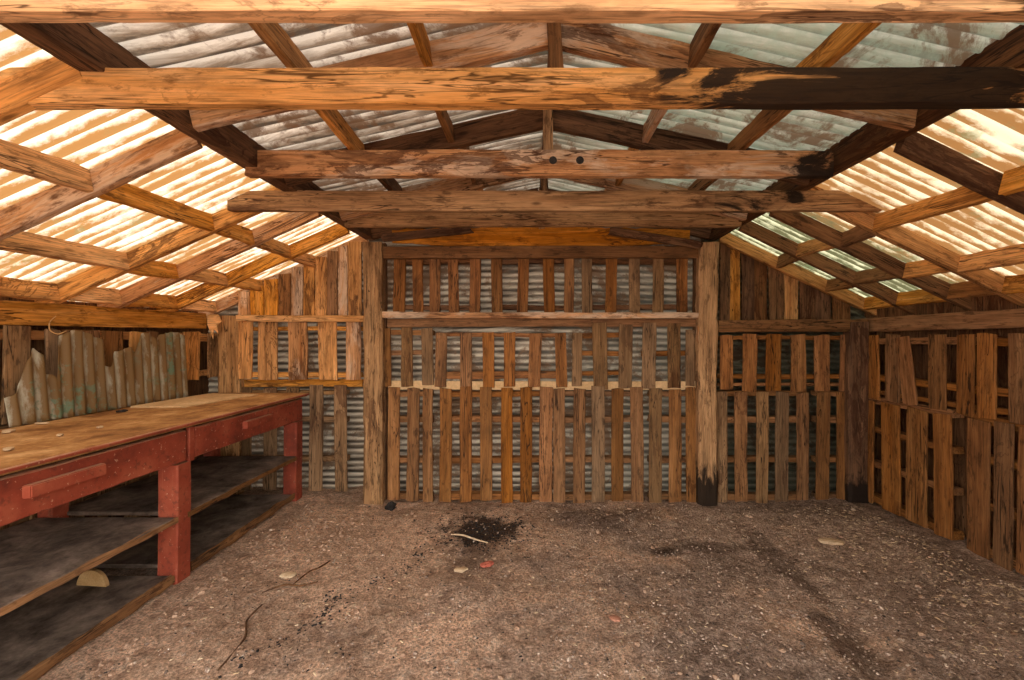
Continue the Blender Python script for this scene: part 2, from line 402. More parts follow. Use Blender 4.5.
# unseen boarding added to keep front light off the pallet side
bm = bmesh.new(); lay = bm.verts.layers.float.new('char'); x = 1.15
while x < 3.14:
    w = .15; x2 = min(x+w, 3.14); zt = min(topz(x, 0), topz(x2, 0))-.02
    box_bm(bm, (x, -.12, -.05), (x2-.004, -.10, zt)); x = x2
M = Matrix(((0,0,-1,0),(0,1,0,0),(1,0,0,0),(0,0,0,1))); bm.transform(M.inverted())
tag(link('wall_front_blocker', bm, DARKW, M=M), kind='structure', label='added unseen boarding that dims the side opposite the workbench')

# ------------------------------------------------------------------ heavy frame
def square(name, p0, p1, W, T, n, mat, label, cat, group=None, **kw):
    return tag(timber(name, p0, p1, W, T, n, mat, **kw), label, cat, group)
# long beams over the posts
BB = CZ+.91
def nave_beam(x, label):
    square('long_beam', (x, Y0+.05, BB+.065), (x, 4.22, BB+.065), .13, .09, Xv, DARKW, label, 'beam', 'long beams', warp=.008, seg=60)
nave_beam(XL+.015, 'dark stained long beam meeting the post nearest the workbench, running toward the viewer')
nave_beam(XR-.015, 'dark long beam meeting the charred post, running toward the viewer')
# wall plates
square('wall_plate', (-3.03, Y0+.1, CZ+.155), (-3.03, 4.2, CZ+.155), .14, .09, Xv, ORANGE, 'level orange timber plate above the workbench wall pallets', 'beam', 'wall plates', seg=60, warp=.01)
square('wall_plate', (3.06, Y0+.1, CZ+.115), (3.06, 4.2, CZ+.115), .12, .09, Xv, BROWN, 'level brown timber plate above the pallets opposite the workbench', 'beam', 'wall plates', seg=60, warp=.01)

# tie beams across
def tie(Y, x0, x1, dzb, h, mat, label, t=.05, char=None, tilt=0, **kw):
    z = CZ+dzb+h/2
    return square('tie_beam', (x0, Y+t/2, z-tilt), (x1, Y+t/2, z+tilt), h, t, Yv, mat, label, 'beam', 'tie beams across the shed', char=char, seg=70, **kw)
tie(1.10, -2.35, 2.35, .79, .13, PINE, 'pale pine cross beam nearest the viewer, cropped by the top of the photo', char=None)
def chB(u):
    x = -2.6+5.2*u
    return 0 if x < .4 else min(.85, .42+(x-.45)*.9) if x < 1.5 else .6
tie(1.54, -2.6, 2.6, .80, .122, PINE, 'pale pine cross beam charred black along one end, second from the viewer', char=chB)
def chC(u): return 0 if u < .86 else min(.62, (u-.86)*6)
tie(2.40, -1.50, 1.60, .855, .137, PINE2, 'russet stained cross beam with two round dark holes near its middle', char=chC)
tie(2.81, -1.865, 2.19, .79, .124, GREYW, 'greyish cross beam with a long dark crack, overhanging both long beams', char=lambda u: 0 if u < .74 or u > .88 else .42)
tie(3.58, -1.46, 1.66, .878, .128, GREYW, 'short brown cross beam just below and behind the cracked overhanging one')
# two bored holes in the third tie: short dark plugs set in the face
for px in (553, 580):
    bm = bmesh.new(); bmesh.ops.create_cone(bm, cap_ends=True, segments=20, radius1=.021, radius2=.019, depth=.006)
    M = Matrix.Translation(P(px, 160, 2.399)) @ Matrix.Rotation(math.pi/2, 4, 'X')
    # part of the beam: parent to the last but two tie
    par = [o for o in C.objects if o.name.startswith('tie_beam')][2]
    o = link('bolt_hole', bm, CHARCOAL, None, M); o.parent = par; o.matrix_parent_inverse = par.matrix_basis.inverted()
    o['label'] = 'dark round bolt hole'

# posts
def post(name, px0, px1, Y, ptop, pbot, mat, label, char=None, depth=.12, **kw):
    w = (px1-px0)*Y/F; xc = XX((px0+px1)/2, Y)
    zt = ZZ(ptop, Y) if ptop is not None else BB
    return square(name, (xc, Y+depth/2, -.03), (xc, Y+depth/2, zt), w, depth, Yv, mat, label, 'post', char=char, bevel=.022, rough=.008, warp=.008, **kw)
post('timber_post', 362, 381, 3.97, 242, 503, GREYW, 'pale weathered post standing nearest the end of the workbench')
post('timber_post', 700, 719, 3.97, 242, 507, GREYW, 'weathered post with a burnt black foot, between the middle and far bays', char=lambda u: .95 if u < .07 else max(0, .75-(u-.07)*3.6) if u < .26 else 0)
post('corner_post', 216, 238, 4.20, 316, 400, GREYW, 'grey split corner post rising behind the workbench', depth=.1)
post('corner_post', 851, 871, 3.98, 322, 506, DARKW, 'dark corner post with a charred foot where the two pallet walls meet', char=lambda u: .8 if u < .12 else max(0, .5-(u-.12)*2) if u < .3 else 0)
square('timber_stud', (XX(384,4.1), 4.10, 0), (XX(384,4.1), 4.10, 2.3), .045, .06, Yv, DARKW, 'thin dark stud hugging the pale post nearest the workbench', 'post')
square('timber_stud', (XX(696,4.12), 4.12, 0), (XX(696,4.12), 4.12, 2.28), .045, .06, Yv, BROWN, 'thin brown stud hugging the burnt-foot post', 'post')

# ------------------------------------------------------------------ roof timbers
RD = .10     # rafter depth
def rafter(side, Y, label, mat, depth=RD, t=.045, x_out=None):
    if side == 'L': a, b, zf = (x_out or -3.15), XL-.04, left_z
    elif side == 'R': a, b, zf = XR+.04, (x_out or 3.18), right_z
    za, zb = zf(a)-depth*.55-.004, zf(b)-depth*.55-.004
    return square('rafter', (a, Y, za), (b, Y, zb), depth, t, Yv, mat, label, 'rafter', 'slanting rafters', seg=30)
LY = [1.02, 1.56, 2.10, 2.885, 3.30, 3.82, 4.30]
RY = [.90, 1.50, 2.13, 2.885, 3.26, 3.74, 4.14]
def back_ord(i): return 'nearest the back gable' if i == 0 else ORD[i]+' from the back gable'
for i, Y in enumerate(reversed(LY)):
    if Y < 1.5: continue
    rafter('L', Y, f'orange lit slanting rafter over the workbench, {back_ord(i)}', ORANGE if i % 2 else PINE2, depth=.105)
for i, Y in enumerate(reversed(RY)):
    if Y < 1.4: continue
    rafter('R', Y, f'brown slanting rafter over the side opposite the workbench, {back_ord(i)}', DARKW if i % 3 == 1 else ORANGE if i % 3 == 0 else BROWN, depth=.105)
def blocks(Ys, xs, zf, slope, where, rows, mats, skip=1.45, depth=.108):
    Ys = list(reversed(Ys))
    for r, x0 in enumerate(xs):
        for i in range(len(Ys)-1):
            yb, ya = Ys[i], Ys[i+1]
            if yb <= skip+.05: continue
            x = x0+random.uniform(-.035, .035)
            nrm = Vector((-slope, 0, 1)).normalized()       # roof normal
            z = zf(x)-depth*.55
            xd = x + random.uniform(-.02, .02)
            bay = 'bay at the back gable' if i == 0 else ORD[i]+' bay from the back gable'
            square('roof_block', (x, ya+.024, z), (xd, yb-.024, zf(xd)-depth*.55), .036, depth, (nrm+Zv).normalized(), random.choice(mats),
                   f'roof block {where}, {rows[r]}, {bay}', 'roof block', 'roof blocks between rafters', seg=10)
blocks(LY, [-2.94, -2.54, -2.02], left_z, .45, 'over the workbench', ['row on the plate', 'lower row', 'upper row'], [ORANGE, ORANGE, PINE])
blocks(RY, [3.02, 2.68, 2.22], right_z, -.48, 'opposite the workbench', ['row on the plate', 'lower row', 'upper row'], [ORANGE, BROWN, ORANGE])
# nave: low pitched rafters, ridge board, purlin blocks, king studs
NY = [1.18, 1.93, 2.66, 3.42, 4.12]
for i, Y in enumerate(reversed(NY)):
    if Y < 1.5: continue
    for s, x_end in ((-1, XL+.07), (1, XR-.07)):
        a = (RX+s*.02, Y, nave_z(RX)-.075); b = (x_end, Y, nave_z(x_end)-.075)
        square('ridge_rafter', a, b, .13, .045, Yv, DARKW if (i+s) % 2 else PINE2,
               f'low-pitched rafter {"on the workbench side of" if s < 0 else "past"} the ridge, {back_ord(i)}', 'rafter', 'low rafters under the ridge', seg=30)
    # king stud down to the level of the ties
    square('king_stud', (RX, Y-.045, nave_z(RX)-.03), (RX+.01, Y-.045, nave_z(RX)-.40), .055, .04, Yv, BROWN if i % 2 else GREYW,
           f'short upright stud hanging under the ridge, {back_ord(i)}', 'stud', 'studs under the ridge', seg=8)
blocks(NY, [-.94, -.44], nave_z, .225, 'under the grey roof', ['low row', 'high row'], [BROWN, ORANGE, DARKW], depth=.105)
blocks(NY, [.66, 1.17], nave_z, -.225, 'under the greenish roof', ['high row', 'low row'], [ORANGE, BROWN, PINE2], depth=.105)
square('ridge_board', (RX, Y0+.1, nave_z(RX)-.0), (RX, 4.2, nave_z(RX)-.0), .02, .10, Zv, DARKW, 'long dark ridge board at the peak of the roof', 'beam')

# ------------------------------------------------------------------ back wall framing
YC = 4.06
def hbeam(name, px0, px1, y0, y1, Y, t, mat, label, cat='beam', **kw):
    h = (y1-y0)*Y/F; z = ZZ((y0+y1)/2, Y)
    return square(name, (XX(px0,Y), Y+t/2, z), (XX(px1,Y), Y+t/2, z), h, t, Yv, mat, label, cat, **kw)
hbeam('header_beam', 380, 702, 246, 258, 4.02, .06, BROWN, 'brown header beam over the high short slats of the middle bay')
hbeam('wall_rail', 377, 706, 312, 318, 3.99, .10, PINE2, 'long shelf-like rail under the high short slats of the middle bay')
hbeam('wall_rail', 387, 702, 318.5, 327, 4.07, .045, BROWN, 'darker board tucked directly under the shelf-like rail')
hbeam('wall_rail', 236, 377, 315, 321.5, 4.16, .06, PINE, 'pale rail above the pallets beside the workbench')
hbeam('wall_rail', 719, 868, 320, 332, 4.00, .07, BROWN, 'brown rail above the pallets of the bay past the burnt-foot post')
hbeam('wall_batten', 388, 696, 381, 389.5, YC+.017, .012, SHEETB, 'whitish batten glimpsed through the gap between the two pallet rows', 'batten')
hbeam('wall_batten', 242, 362, 379.5, 387, 4.27, .03, ORANGE, 'orange batten between the upper and lower pallets beside the workbench', 'batten')
for px0, px1, py0, py1, lab in ((376,383,327,341,'small block under the shelf-like rail at the pale post'), (696.5,703,327,344,'small chipped block under the shelf-like rail at the burnt-foot post')):
    xc = XX((px0+px1)/2, 4.04)
    square('support_block', (xc, 4.02, ZZ(py1,4.04)), (xc, 4.02, ZZ(py0,4.04)), (px1-px0)*4.04/F, .05, Yv, PINE2, lab, 'block', rag=.02)
# rough arched board over the header
bm = bmesh.new(); lay = bm.verts.layers.float.new('char')
N = 60; front, back = [], []
for k in range(N+1):
    px = 392+(690-392)*k/N; a = abs(px-540)/150
    top = 227+3*a*a+noise.noise(Vector((k*.5,0,0)))*1.5; bot = 246-4*max(0,a-.55)*2+noise.noise(Vector((k*.4,3,0)))*1.5
    for lst, Y in ((front, 4.06), (back, 4.09)):
        c0 = P(px, top, 4.06); c1 = P(px, bot, 4.06); c0.y = c1.y = Y
        lst.append((bm.verts.new(c0), bm.verts.new(c1)))
for k in range(N):
    (a,b),(c,d) = front[k], front[k+1]; (e,f),(g2,h) = back[k], back[k+1]
    bm.faces.new((a,b,d,c)); bm.faces.new((e,g2,h,f)); bm.faces.new((a,c,g2,e)); bm.faces.new((b,f,h,d))
bm.faces.new((front[0][0],back[0][0],back[0][1],front[0][1])); bm.faces.new((front[N][0],front[N][1],back[N][1],back[N][0]))
bmesh.ops.recalc_face_normals(bm, faces=bm.faces)
tag(link('gable_board', bm, OSB), 'rough rust-orange board above the header beam at the back', 'board')
# splintered braces flanking it
square('brace', P(384, 238, 3.95), P(470, 229, 3.95), .07, .03, Yv, DARKW, 'dark splintered brace beside the rough orange board near the workbench post', 'brace', rag=.05)
square('brace', P(610, 231, 3.95), P(702, 246, 3.95), .07, .03, Yv, DARKW, 'dark splintered brace running from the rough orange board to the burnt-foot post', 'brace', rag=.05)

# gable planks beside the posts
def infill(label, edges, Y, zf, py_bot, mats):
    root = empty('plank_infill', ((XX(edges[0],Y)+XX(edges[-1],Y))/2, Y, ZZ(py_bot,Y)), label, 'plank panel')
    for i in range(len(edges)-1):
        a, b = XX(edges[i],Y)+.003, XX(edges[i+1],Y)-.003
        x = (a+b)/2; zt = min(zf(a), zf(b))-.03; zb = ZZ(py_bot, Y)
        if zt-zb < .03: continue
        timber('plank', (x, Y+.01*(i%2), zb), (x, Y+.01*(i%2), zt), b-a, .02, Yv, mats[i%len(mats)], root, rag=.02)
infill('upright orange gable planks above the pale rail beside the workbench', [238,250,264,278,291,303,315,327,338,348,362], 4.24, left_z, 320, [PINE2, ORANGE, ORANGE, BROWN])
infill('upright dark gable planks above the brown rail past the burnt-foot post', [719,730,741,754,768,784,799,815,832,850], 4.19, right_z, 326, [BROWN, ORANGE, DARKW, DARKW])

# ------------------------------------------------------------------ pallets
def back_pallet(Y, slats, rails, label, mats, railmat, Yr=None, backs=(), tilt=.6, depth=.085):
    """slats: (centre px, width px, top py, bottom py); rails: (top py, bottom py)"""
    x0 = min(s[0]-s[1]/2 for s in slats); x1 = max(s[0]+s[1]/2 for s in slats); bot = max(s[3] for s in slats)
    root = empty('pallet', (XX((x0+x1)/2, Y), Y+.05, max(-.01, ZZ(bot, Y))), label, 'pallet', 'wooden pallets lining the walls')
    for (c, w, t, b) in slats:
        j = random.uniform(-tilt, tilt); m = random.choice(mats)
        t += random.uniform(-.8,.8); b += random.uniform(-.6,.6)
        timber('slat', (XX(c+j,Y), Y, ZZ(b,Y)), (XX(c-j,Y), Y, ZZ(t,Y)), w*Y/F, .019, Yv, m, root, rag=.015, warp=.003)
    for (t, b) in rails:
        z = ZZ((t+b)/2, Y+.04)
        timber('stringer', (XX(x0+1,Y), Y+.0105+depth/2, z), (XX(x1-1,Y), Y+.0105+depth/2, z), (b-t)*Y/F, depth, Yv, railmat, root, rag=.01)
    for c, w, t, b in backs:
        timber('back_slat', (XX(c,Y), Y+.0215+depth, ZZ(b,Y)), (XX(c,Y), Y+.0215+depth, ZZ(t,Y)), w*Y/F, .018, Yv, railmat, root)
    return root
LOWR = [(391,396), (416,422), (456.5,462), (493,499)]
mB = [BROWN, BROWN, GREYP, REDBR]
back_pallet(YC, [(394,12,388,500),(413,12.5,388,500),(428,10,388,501)], LOWR, 'narrow lower pallet directly beside the pale post nearest the workbench', [BROWN, GREYP], BROWN)
back_pallet(YC, [(445.5,12,388,501),(466,12,386,501),(486,12,387,501),(507,11.5,388,502),(526,12,388,502),(546,13,387,502)], LOWR,
            'russet lower pallet in the middle bay, under the framed pallet with the brightest gaps', [REDBR, BROWN, REDBR], REDBR)
back_pallet(YC, [(559,12,388,503),(579.5,12,389,503),(598,13,386,503),(617.5,12,388,503),(637,12.5,388,503)], LOWR,
            'lower brown pallet in the middle bay, between the russet pallet and the chipped one', [BROWN, GREYP], BROWN)
back_pallet(YC, [(655.5,13,388,504),(675,12.5,390,504),(691,10,388,504)], LOWR, 'narrow lower pallet directly beside the burnt-foot post, in the middle bay', [GREYP, BROWN], BROWN)
UPR = [(353,358.5), (372,377)]
back_pallet(YC+.005, [(386,10,329,386),(407,11.5,328,386),(427.5,11.5,328,386)], [(330,335),(350,355)], 'narrow upper pallet directly beside the pale post nearest the workbench', [GREYP, BROWN], BROWN)
back_pallet(YC+.005, [(441,11.5,333,387),(466,11.5,333,387),(488.5,11.5,333,387),(509.5,11.5,333,387),(535,12.5,333,387),(561,11,333,387)], [(333,337),(371.5,378.5)],
            'upper framed pallet in the middle bay, with bright corrugated metal behind its wide gaps', [REDBR, REDBR, BROWN], REDBR)
back_pallet(YC+.005, [(577,10,334,386),(600,14.5,323,388),(625.5,13.5,324,388)], [(333,338),(351,356),(371,375)], 'upper brown pallet in the middle bay, beside the framed bright-gapped one', [GREYP, BROWN], REDBR)
back_pallet(YC+.005, [(649,13.5,323,388),(674,13,323,388),(690,9,330,386)], [(351,356)], 'upper pallet in the middle bay closest to the burnt-foot post', [BROWN, GREYP], REDBR)
# high row of short slats
hs = [(399.5,12),(418,10.5),(435,11),(453.6,10.5),(475,11),(497,11),(523,11),(549,11),(569,10),(587,10.5),(611,11),(634.5,11),(658,11),(682,11)]
HM = [BROWN, REDBR, BROWN, REDBR, REDBR, REDBR, BROWN, REDBR, REDBR, GREYP, REDBR, REDBR, GREYP, REDBR]
for a, b, lab in ((0,5,'high short-slatted pallet between header beam and rail, at the pale post'), (5,9,'high short-slatted pallet between header beam and rail, at the middle of the bay'),
                  (9,14,'high short-slatted pallet between header beam and rail, at the burnt-foot post')):
    back_pallet(4.10, [(c,w,257,313) for c,w in hs[a:b]], [(259,264),(305,310)], lab, HM[a:b], DARKW, tilt=.5)
# bay beside the workbench
YL = 4.27
back_pallet(4.22, [(244,17,321,379),(268,19,321,380),(298,19,322,380),(328,18.5,322,380),(353.5,15,322,380)], [(327,331),(372,377)],
            'orange upper pallet with broad slats beside the workbench, above the bench top', [ORANGE, PINE2, ORANGE], ORANGE, depth=.08)
back_pallet(4.25, [(245,13,388,490),(270,13,388,490),(293,13,388,490),(316,13.5,386,491),(341,12.5,386,492)], [(390,394),(416.5,422),(455.5,460.5)],
            'grey lower pallet beside the end of the workbench', [GREYP], GREYP, depth=.08)
# bay past the burnt-foot post
back_pallet(4.06, [(726.5,13,335,390),(749.5,14,334,391),(773.5,15,334,391),(798,15,334,391),(822,15.5,335,391),(845.5,12,335,391)], [(336,340),(374,378.5),(383,386)],
            'upper pallet of six broad slats in the bay past the burnt-foot post', [REDBR, BROWN, REDBR], REDBR)
back_pallet(4.06, [(721.5,11,392,505),(741,12.5,392,505),(762,12,392,505),(782,13,392,505),(802.5,12,392,505)], LOWR,
            'lower pallet of five slats standing beside the burnt-foot post, away from the middle bay', [BROWN, GREYP, BROWN], BROWN)
back_pallet(4.06, [(823,13,392,505),(843,13,392,505)], LOWR, 'narrow lower pallet of two slats beside the dark corner post', [BROWN], BROWN)

def side_pallet(X, slats, rails, label, mats, railmat, sgn, lean={}):
    """slats: (px0, px1, top Z, bottom Z) on a side wall; X is the face; sgn +1 pallet body lies toward +X"""
    ys_ = [YY(p, X) for s in slats for p in s[:2]]; y0, y1 = min(ys_), max(ys_)
    root = empty('pallet', (X+sgn*.05, (y0+y1)/2, max(0, min(s[3] for s in slats))), label, 'pallet', 'wooden pallets lining the walls')
    for i, (a, b, zt, zb) in enumerate(slats):
        ya, yb = YY(a, X), YY(b, X); yc = (ya+yb)/2; w = abs(yb-ya); j = random.uniform(-.006,.006)
        d = lean.get(i, 0)
        timber('slat', (X, yc+j, zb), (X-sgn*(.0 if not d else .02), yc-j+d, zt), w, .019, Xv, random.choice(mats), root, rag=.02, warp=.003)
    for (zb, zt) in rails:
        timber('stringer', (X+sgn*.053, y0+.01, (zb+zt)/2), (X+sgn*.053, y1-.01, (zb+zt)/2), zt-zb, .085, Xv, railmat, root, rag=.01)
XW = 2.98
mR = [REDBR, BROWN, REDBR]
RR = [(.02,.08),(.33,.38),(.63,.68),(.88,.94)]
side_pallet(XW, [(862.5,874,.90,.02),(882,900,.905,.02),(907,927,.905,.02),(934,952,.90,.02)], RR, 'lower russet pallet opposite the workbench, beside the dark corner post', mR, REDBR, 1)
side_pallet(XW, [(968,990,.905,.01),(992.5,1011,.915,.0),(1018,1040,.905,.02)], RR, 'lower russet pallet opposite the workbench with one splintered slat, nearest the viewer', mR, REDBR, 1, {1:-.04})
RU = [(1.08,1.13),(1.40,1.45),(.965,1.0)]
side_pallet(XW, [(867,879,1.475,.93),(886,900,1.475,.93),(903,917,1.46,.93),(929,946,1.475,.93),(957,974,1.475,.925)], RU, 'upper pallet opposite the workbench with one loose leaning slat', mR, REDBR, 1, {2:.05})
side_pallet(XW, [(977.5,996,1.475,.925),(1009,1040,1.475,.925)], RU, 'upper pallet opposite the workbench with broad slats, nearest the viewer', mR, REDBR, 1)
XWL = -3.0
side_pallet(XWL, [(-30,-8,1.52,.96),(3,29,1.52,.96),(45,60,1.50,.96)], [(1.44,1.50),(1.0,1.06)], 'dark upper pallet behind the low notch of the torn sheet, over the bench', [BROWN, GREYP], BROWN, -1)
side_pallet(XWL, [(68,99,1.50,.96),(103,122,1.50,.96),(129,141,1.50,.96),(147,158,1.50,.96)], [(1.44,1.50),(1.0,1.06)], 'brown upper pallet mostly hidden behind the torn corrugated sheet', [ORANGE, BROWN], BROWN, -1)
side_pallet(XWL, [(182,199,1.50,1.08),(208,222,1.49,1.08)], [(1.42,1.49),(1.10,1.15)], 'short orange pallet between the torn sheet and the split corner post', [ORANGE], ORANGE, -1)
side_pallet(XWL-.01, [(-10,12,.90,.0),(30,50,.90,.0),(68,84,.90,.0),(98,112,.90,.0),(126,138,.90,.0),(150,161,.90,.0),(172,181,.90,.0)], RR, 'grey lower pallet standing behind the shelves under the bench', [GREYP], GREYP, -1)

# ------------------------------------------------------------------ workbench
BX0, BX1, BY0, BY1 = -2.92, -2.08, 1.35, 4.17
bench = empty('workbench', ((BX0+BX1)/2, (BY0+BY1)/2, 0), 'long red-painted workbench with a dusty orange top, two drawers and open shelves', 'workbench')
def brd(name, lo, hi, mat, parent=bench, along='Y', **kw):
    lo, hi = Vector(lo), Vector(hi); c = (lo+hi)/2; d = hi-lo
    if along == 'Y': return timber(name, (c.x, lo.y, c.z), (c.x, hi.y, c.z), d.x, d.z, Zv, mat, parent, **kw)
    if along == 'Z': return timber(name, (c.x, c.y, lo.z), (c.x, c.y, hi.z), d.x, d.y, Yv, mat, parent, **kw)
    return timber(name, (lo.x, c.y, c.z), (hi.x, c.y, c.z), d.y, d.z, Zv, mat, parent, **kw)
brd('bench_top', (BX0, BY0, .915), (BX1+.03, BY1+.02, .945), BENCHTOP, rag=.004, rough=.002, warp=.001)
brd('top_edging', (BX1+.028, BY0, .924), (BX1+.042, BY1+.02, .942), RED, rag=.003, rough=.001, warp=.001)
brd('front_rail', (BX1-.045, BY0+.02, .72), (BX1-.03, BY1, .912), DARKW, rag=.002, warp=.001, rough=.001)
brd('end_rail', (BX0+.02, BY1-.03, .70), (BX1-.05, BY1-.002, .912), RED, along='X', rag=.002, warp=.001, rough=.001)
for ya in (BY0+.03, 2.675, BY1-.13):
    lg = brd('leg', (BX1-.115, ya, -.01), (BX1+.004, ya+.115, .70 if ya > 2 else .70), RED, along='Z', rag=.003, rough=.002, warp=.002, bevel=.008)
    brd('back_leg', (BX0+.02, ya, -.01), (BX0+.11, ya+.1, .91), RED, along='Z', rag=.003, rough=.002, warp=.002)
def drawer(y0, y1, hy):
    d = brd('drawer', (BX1-.028, y0, .712), (BX1+.012, y1, .897), RED, rag=.001, warp=.001, rough=.001, bevel=.006)
    # a wooden bar pull with sloping ends
    bm = bmesh.new()
    L = .172; prof = [(-L,0),(-L+.006,.036),(L-.006,.036),(L,0)]
    vs = [[bm.verts.new((BX1+.012+dx, hy+yy, .822+zz)) for (yy, dx) in prof] for zz in (-.027, .027)]
    bm.faces.new(vs[0]); bm.faces.new(vs[1][::-1])
    for i in range(4): bm.faces.new((vs[0][i], vs[1][i], vs[1][(i+1)%4], vs[0][(i+1)%4]))
    bmesh.ops.recalc_face_normals(bm, faces=bm.faces)
    bmesh.ops.bevel(bm, geom=bm.edges[:], offset=.004, segments=2, affect='EDGES')
    c = Vector((BX1+.02, hy, .822)); bm.transform(Matrix.Translation(-c))
    h = link('handle', bm, RED, None, Matrix.Translation(c)); h.parent = d; h.matrix_parent_inverse = (Matrix.Translation(bench.location) @ d.matrix_basis).inverted()
drawer(1.40, 2.735, 2.02)
drawer(2.82, 4.13, 3.44)
brd('stile', (BX1-.014, 2.765, .70), (BX1+.010, 2.81, .905), RED, along='Z', rag=.001, warp=.001, rough=.001)
# open shelves
def shelf(lo, hi, z, dz=0, **kw):
    p0 = Vector(((lo[0]+hi[0])/2, lo[1], z)); p1 = Vector(((lo[0]+hi[0])/2, hi[1], z+dz))
    s_ = timber('shelf', p0, p1, hi[0]-lo[0], .022, Zv, SHELF, bench, rag=.012, rough=.003, warp=.002, **kw)
    e0 = Vector((hi[0]+.002, lo[1], z-.006)); e1 = Vector((hi[0]+.002, hi[1], z+dz-.006))
    timber('shelf_edging', e0, e1, .02, .03 if z > .2 else .05, Zv, BROWN, bench, rag=.01, rough=.006, warp=.003)
    return s_
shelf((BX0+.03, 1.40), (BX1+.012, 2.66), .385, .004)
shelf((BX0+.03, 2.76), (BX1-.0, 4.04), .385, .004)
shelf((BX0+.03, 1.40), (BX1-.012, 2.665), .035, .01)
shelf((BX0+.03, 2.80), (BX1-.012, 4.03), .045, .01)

# torn translucent corrugated sheet standing on the bench against the wall pallets
pts = [(5,422),(7,398),(17,392),(22,380),(26,360),(35,349),(42,355),(46,372),(56,378),(59,337),(67,332),(81,330),(92,335),(102,340),(105,365),(110,367),(116,352),(122,350),(130,347),(136,352),(139,335),(150,332),(157,342),(160,335),(172,331),(184,335)]
XS = -2.955
def top_at(Y):
    px = CX-F*abs(XS)/Y
    for (a, b), (c, d) in zip(pts[1:], pts[2:]):
        if a <= px <= c: py = b+(d-b)*(px-a)/(c-a); return ZZ(py, Y)
    return ZZ(398 if px < 8 else 335, Y)
ya, yb = YY(6, XS), YY(184, XS)
bm = bmesh.new(); n = 240; cols = []
for k in range(n+1):
    Y = ya+(yb-ya)*k/n; zt = min(1.50, top_at(Y)+.012*noise.noise(Vector((Y*30,0,0)))); zb = .947
    cols.append([bm.verts.new((XS+.011*math.sin(2*math.pi*Y/.076)+.03*(1-m/12), Y, zb+(zt-zb)*m/12)) for m in range(13)])
for a, b in zip(cols, cols[1:]):
    for m in range(12): bm.faces.new((a[m], b[m], b[m+1], a[m+1]))
c = Vector((XS, (ya+yb)/2, .947)); bm.transform(Matrix.Translation(-c))
o = link('corrugated_sheet', bm, FG_SCRAP, M=Matrix.Translation(c), smooth=True)
sm = o.modifiers.new('thick', 'SOLIDIFY'); sm.thickness = .002
tag(o, 'torn translucent corrugated sheet with a jagged top, propped upright on the workbench', 'corrugated sheet')

# thin pale board lying on the bench
def on_bench(px, py, z=.947):
    Y = F*(CZ-z)/(py-CY); return Vector((XX(px, Y), Y, z))
quad = [(-2.88,3.28),(-2.50,3.30),(-2.40,4.02),(-2.88,4.08)]
bm = bmesh.new(); lo = [bm.verts.new((x,y,.9465)) for x,y in quad]; hi = [bm.verts.new((x,y,.954+(0.006 if i==0 else 0))) for i,(x,y) in enumerate(quad)]
bm.faces.new(lo[::-1]); bm.faces.new(hi)
for i in range(4): bm.faces.new((lo[i], lo[(i+1)%4], hi[(i+1)%4], hi[i]))
c = Vector((-2.5,3.6,.947)); bm.transform(Matrix.Translation(-c))
tag(link('thin_board', bm, SHEETB, M=Matrix.Translation(c)), 'thin pale board lying flat on the far part of the workbench', 'board')

def lump(name, loc, r, mat, label=None, cat=None, group=None, flat=.6, seed=1):
    bm = bmesh.new(); bmesh.ops.create_icosphere(bm, subdivisions=3, radius=1)
    for v in bm.verts:
        k = 1+.35*noise.noise(v.co*1.7+Vector((seed*7,0,0)))+.12*noise.noise(v.co*5+Vector((seed,0,0)))
        v.co = Vector((v.co.x*r[0]*k, v.co.y*r[1]*k, v.co.z*r[2]*k))
    return tag(link(name, bm, mat, M=Matrix.Translation(Vector(loc)) @ Matrix.Rotation(seed*1.3, 4, 'Z')), label, cat, group)
def shard(name, loc, L, W, T, ang, mat, label, cat, group=None, seed=1):
    """an irregular splinter, thicker in the middle"""
    bm = bmesh.new(); n = 8; rows = []
    for i in range(n+1):
        u = i/n; k = (math.sin(math.pi*min(1,max(0,u*.86+.07)))**.5)*(1+.3*noise.noise(Vector((u*4,seed,0))))
        off = .25*W*noise.noise(Vector((u*3,seed*3,4)))
        x = -L/2+L*u
        rows.append([bm.verts.new((x, off+a*W*k/2, b*T*k/2)) for a, b in ((-1,-.6),(.9,-1),(1,.5),(-.2,1),(-1,.7))])
    for i in range(n):
        for j in range(5): bm.faces.new((rows[i][j], rows[i][(j+1)%5], rows[i+1][(j+1)%5], rows[i+1][j]))
    bm.faces.new(rows[0][::-1]); bm.faces.new(rows[-1]); bmesh.ops.recalc_face_normals(bm, faces=bm.faces)
    return tag(link(name, bm, mat, M=Matrix.Translation(Vector(loc)) @ Matrix.Rotation(ang, 4, 'Z')), label, cat, group)
p = on_bench(122, 412)
shard('wood_scrap', p+Vector((0,0,.008)), .06, .04, .02, 1.2, CHARCOAL, 'small black scrap at the edge of the thin pale board on the workbench', 'scrap')
for px, py, L, lab in ((42,424,.07,'pale chip lying near the foot of the torn sheet on the workbench'),(8,432,.10,'long pale splinter on the workbench at the photo edge'),
                       (60,436,.05,'small pale chip near the middle of the dusty bench top'),(8,450,.07,'light chip nearest the front edge of the bench top'),(100,428,.04,'tiny chip between the torn sheet and the bench front')):
    shard('wood_chip', on_bench(px,py)+Vector((0,0,.006)), L, L*.45, .012, px*.3, CHIPP, lab, 'wood chip', 'chips on the bench', seed=px)

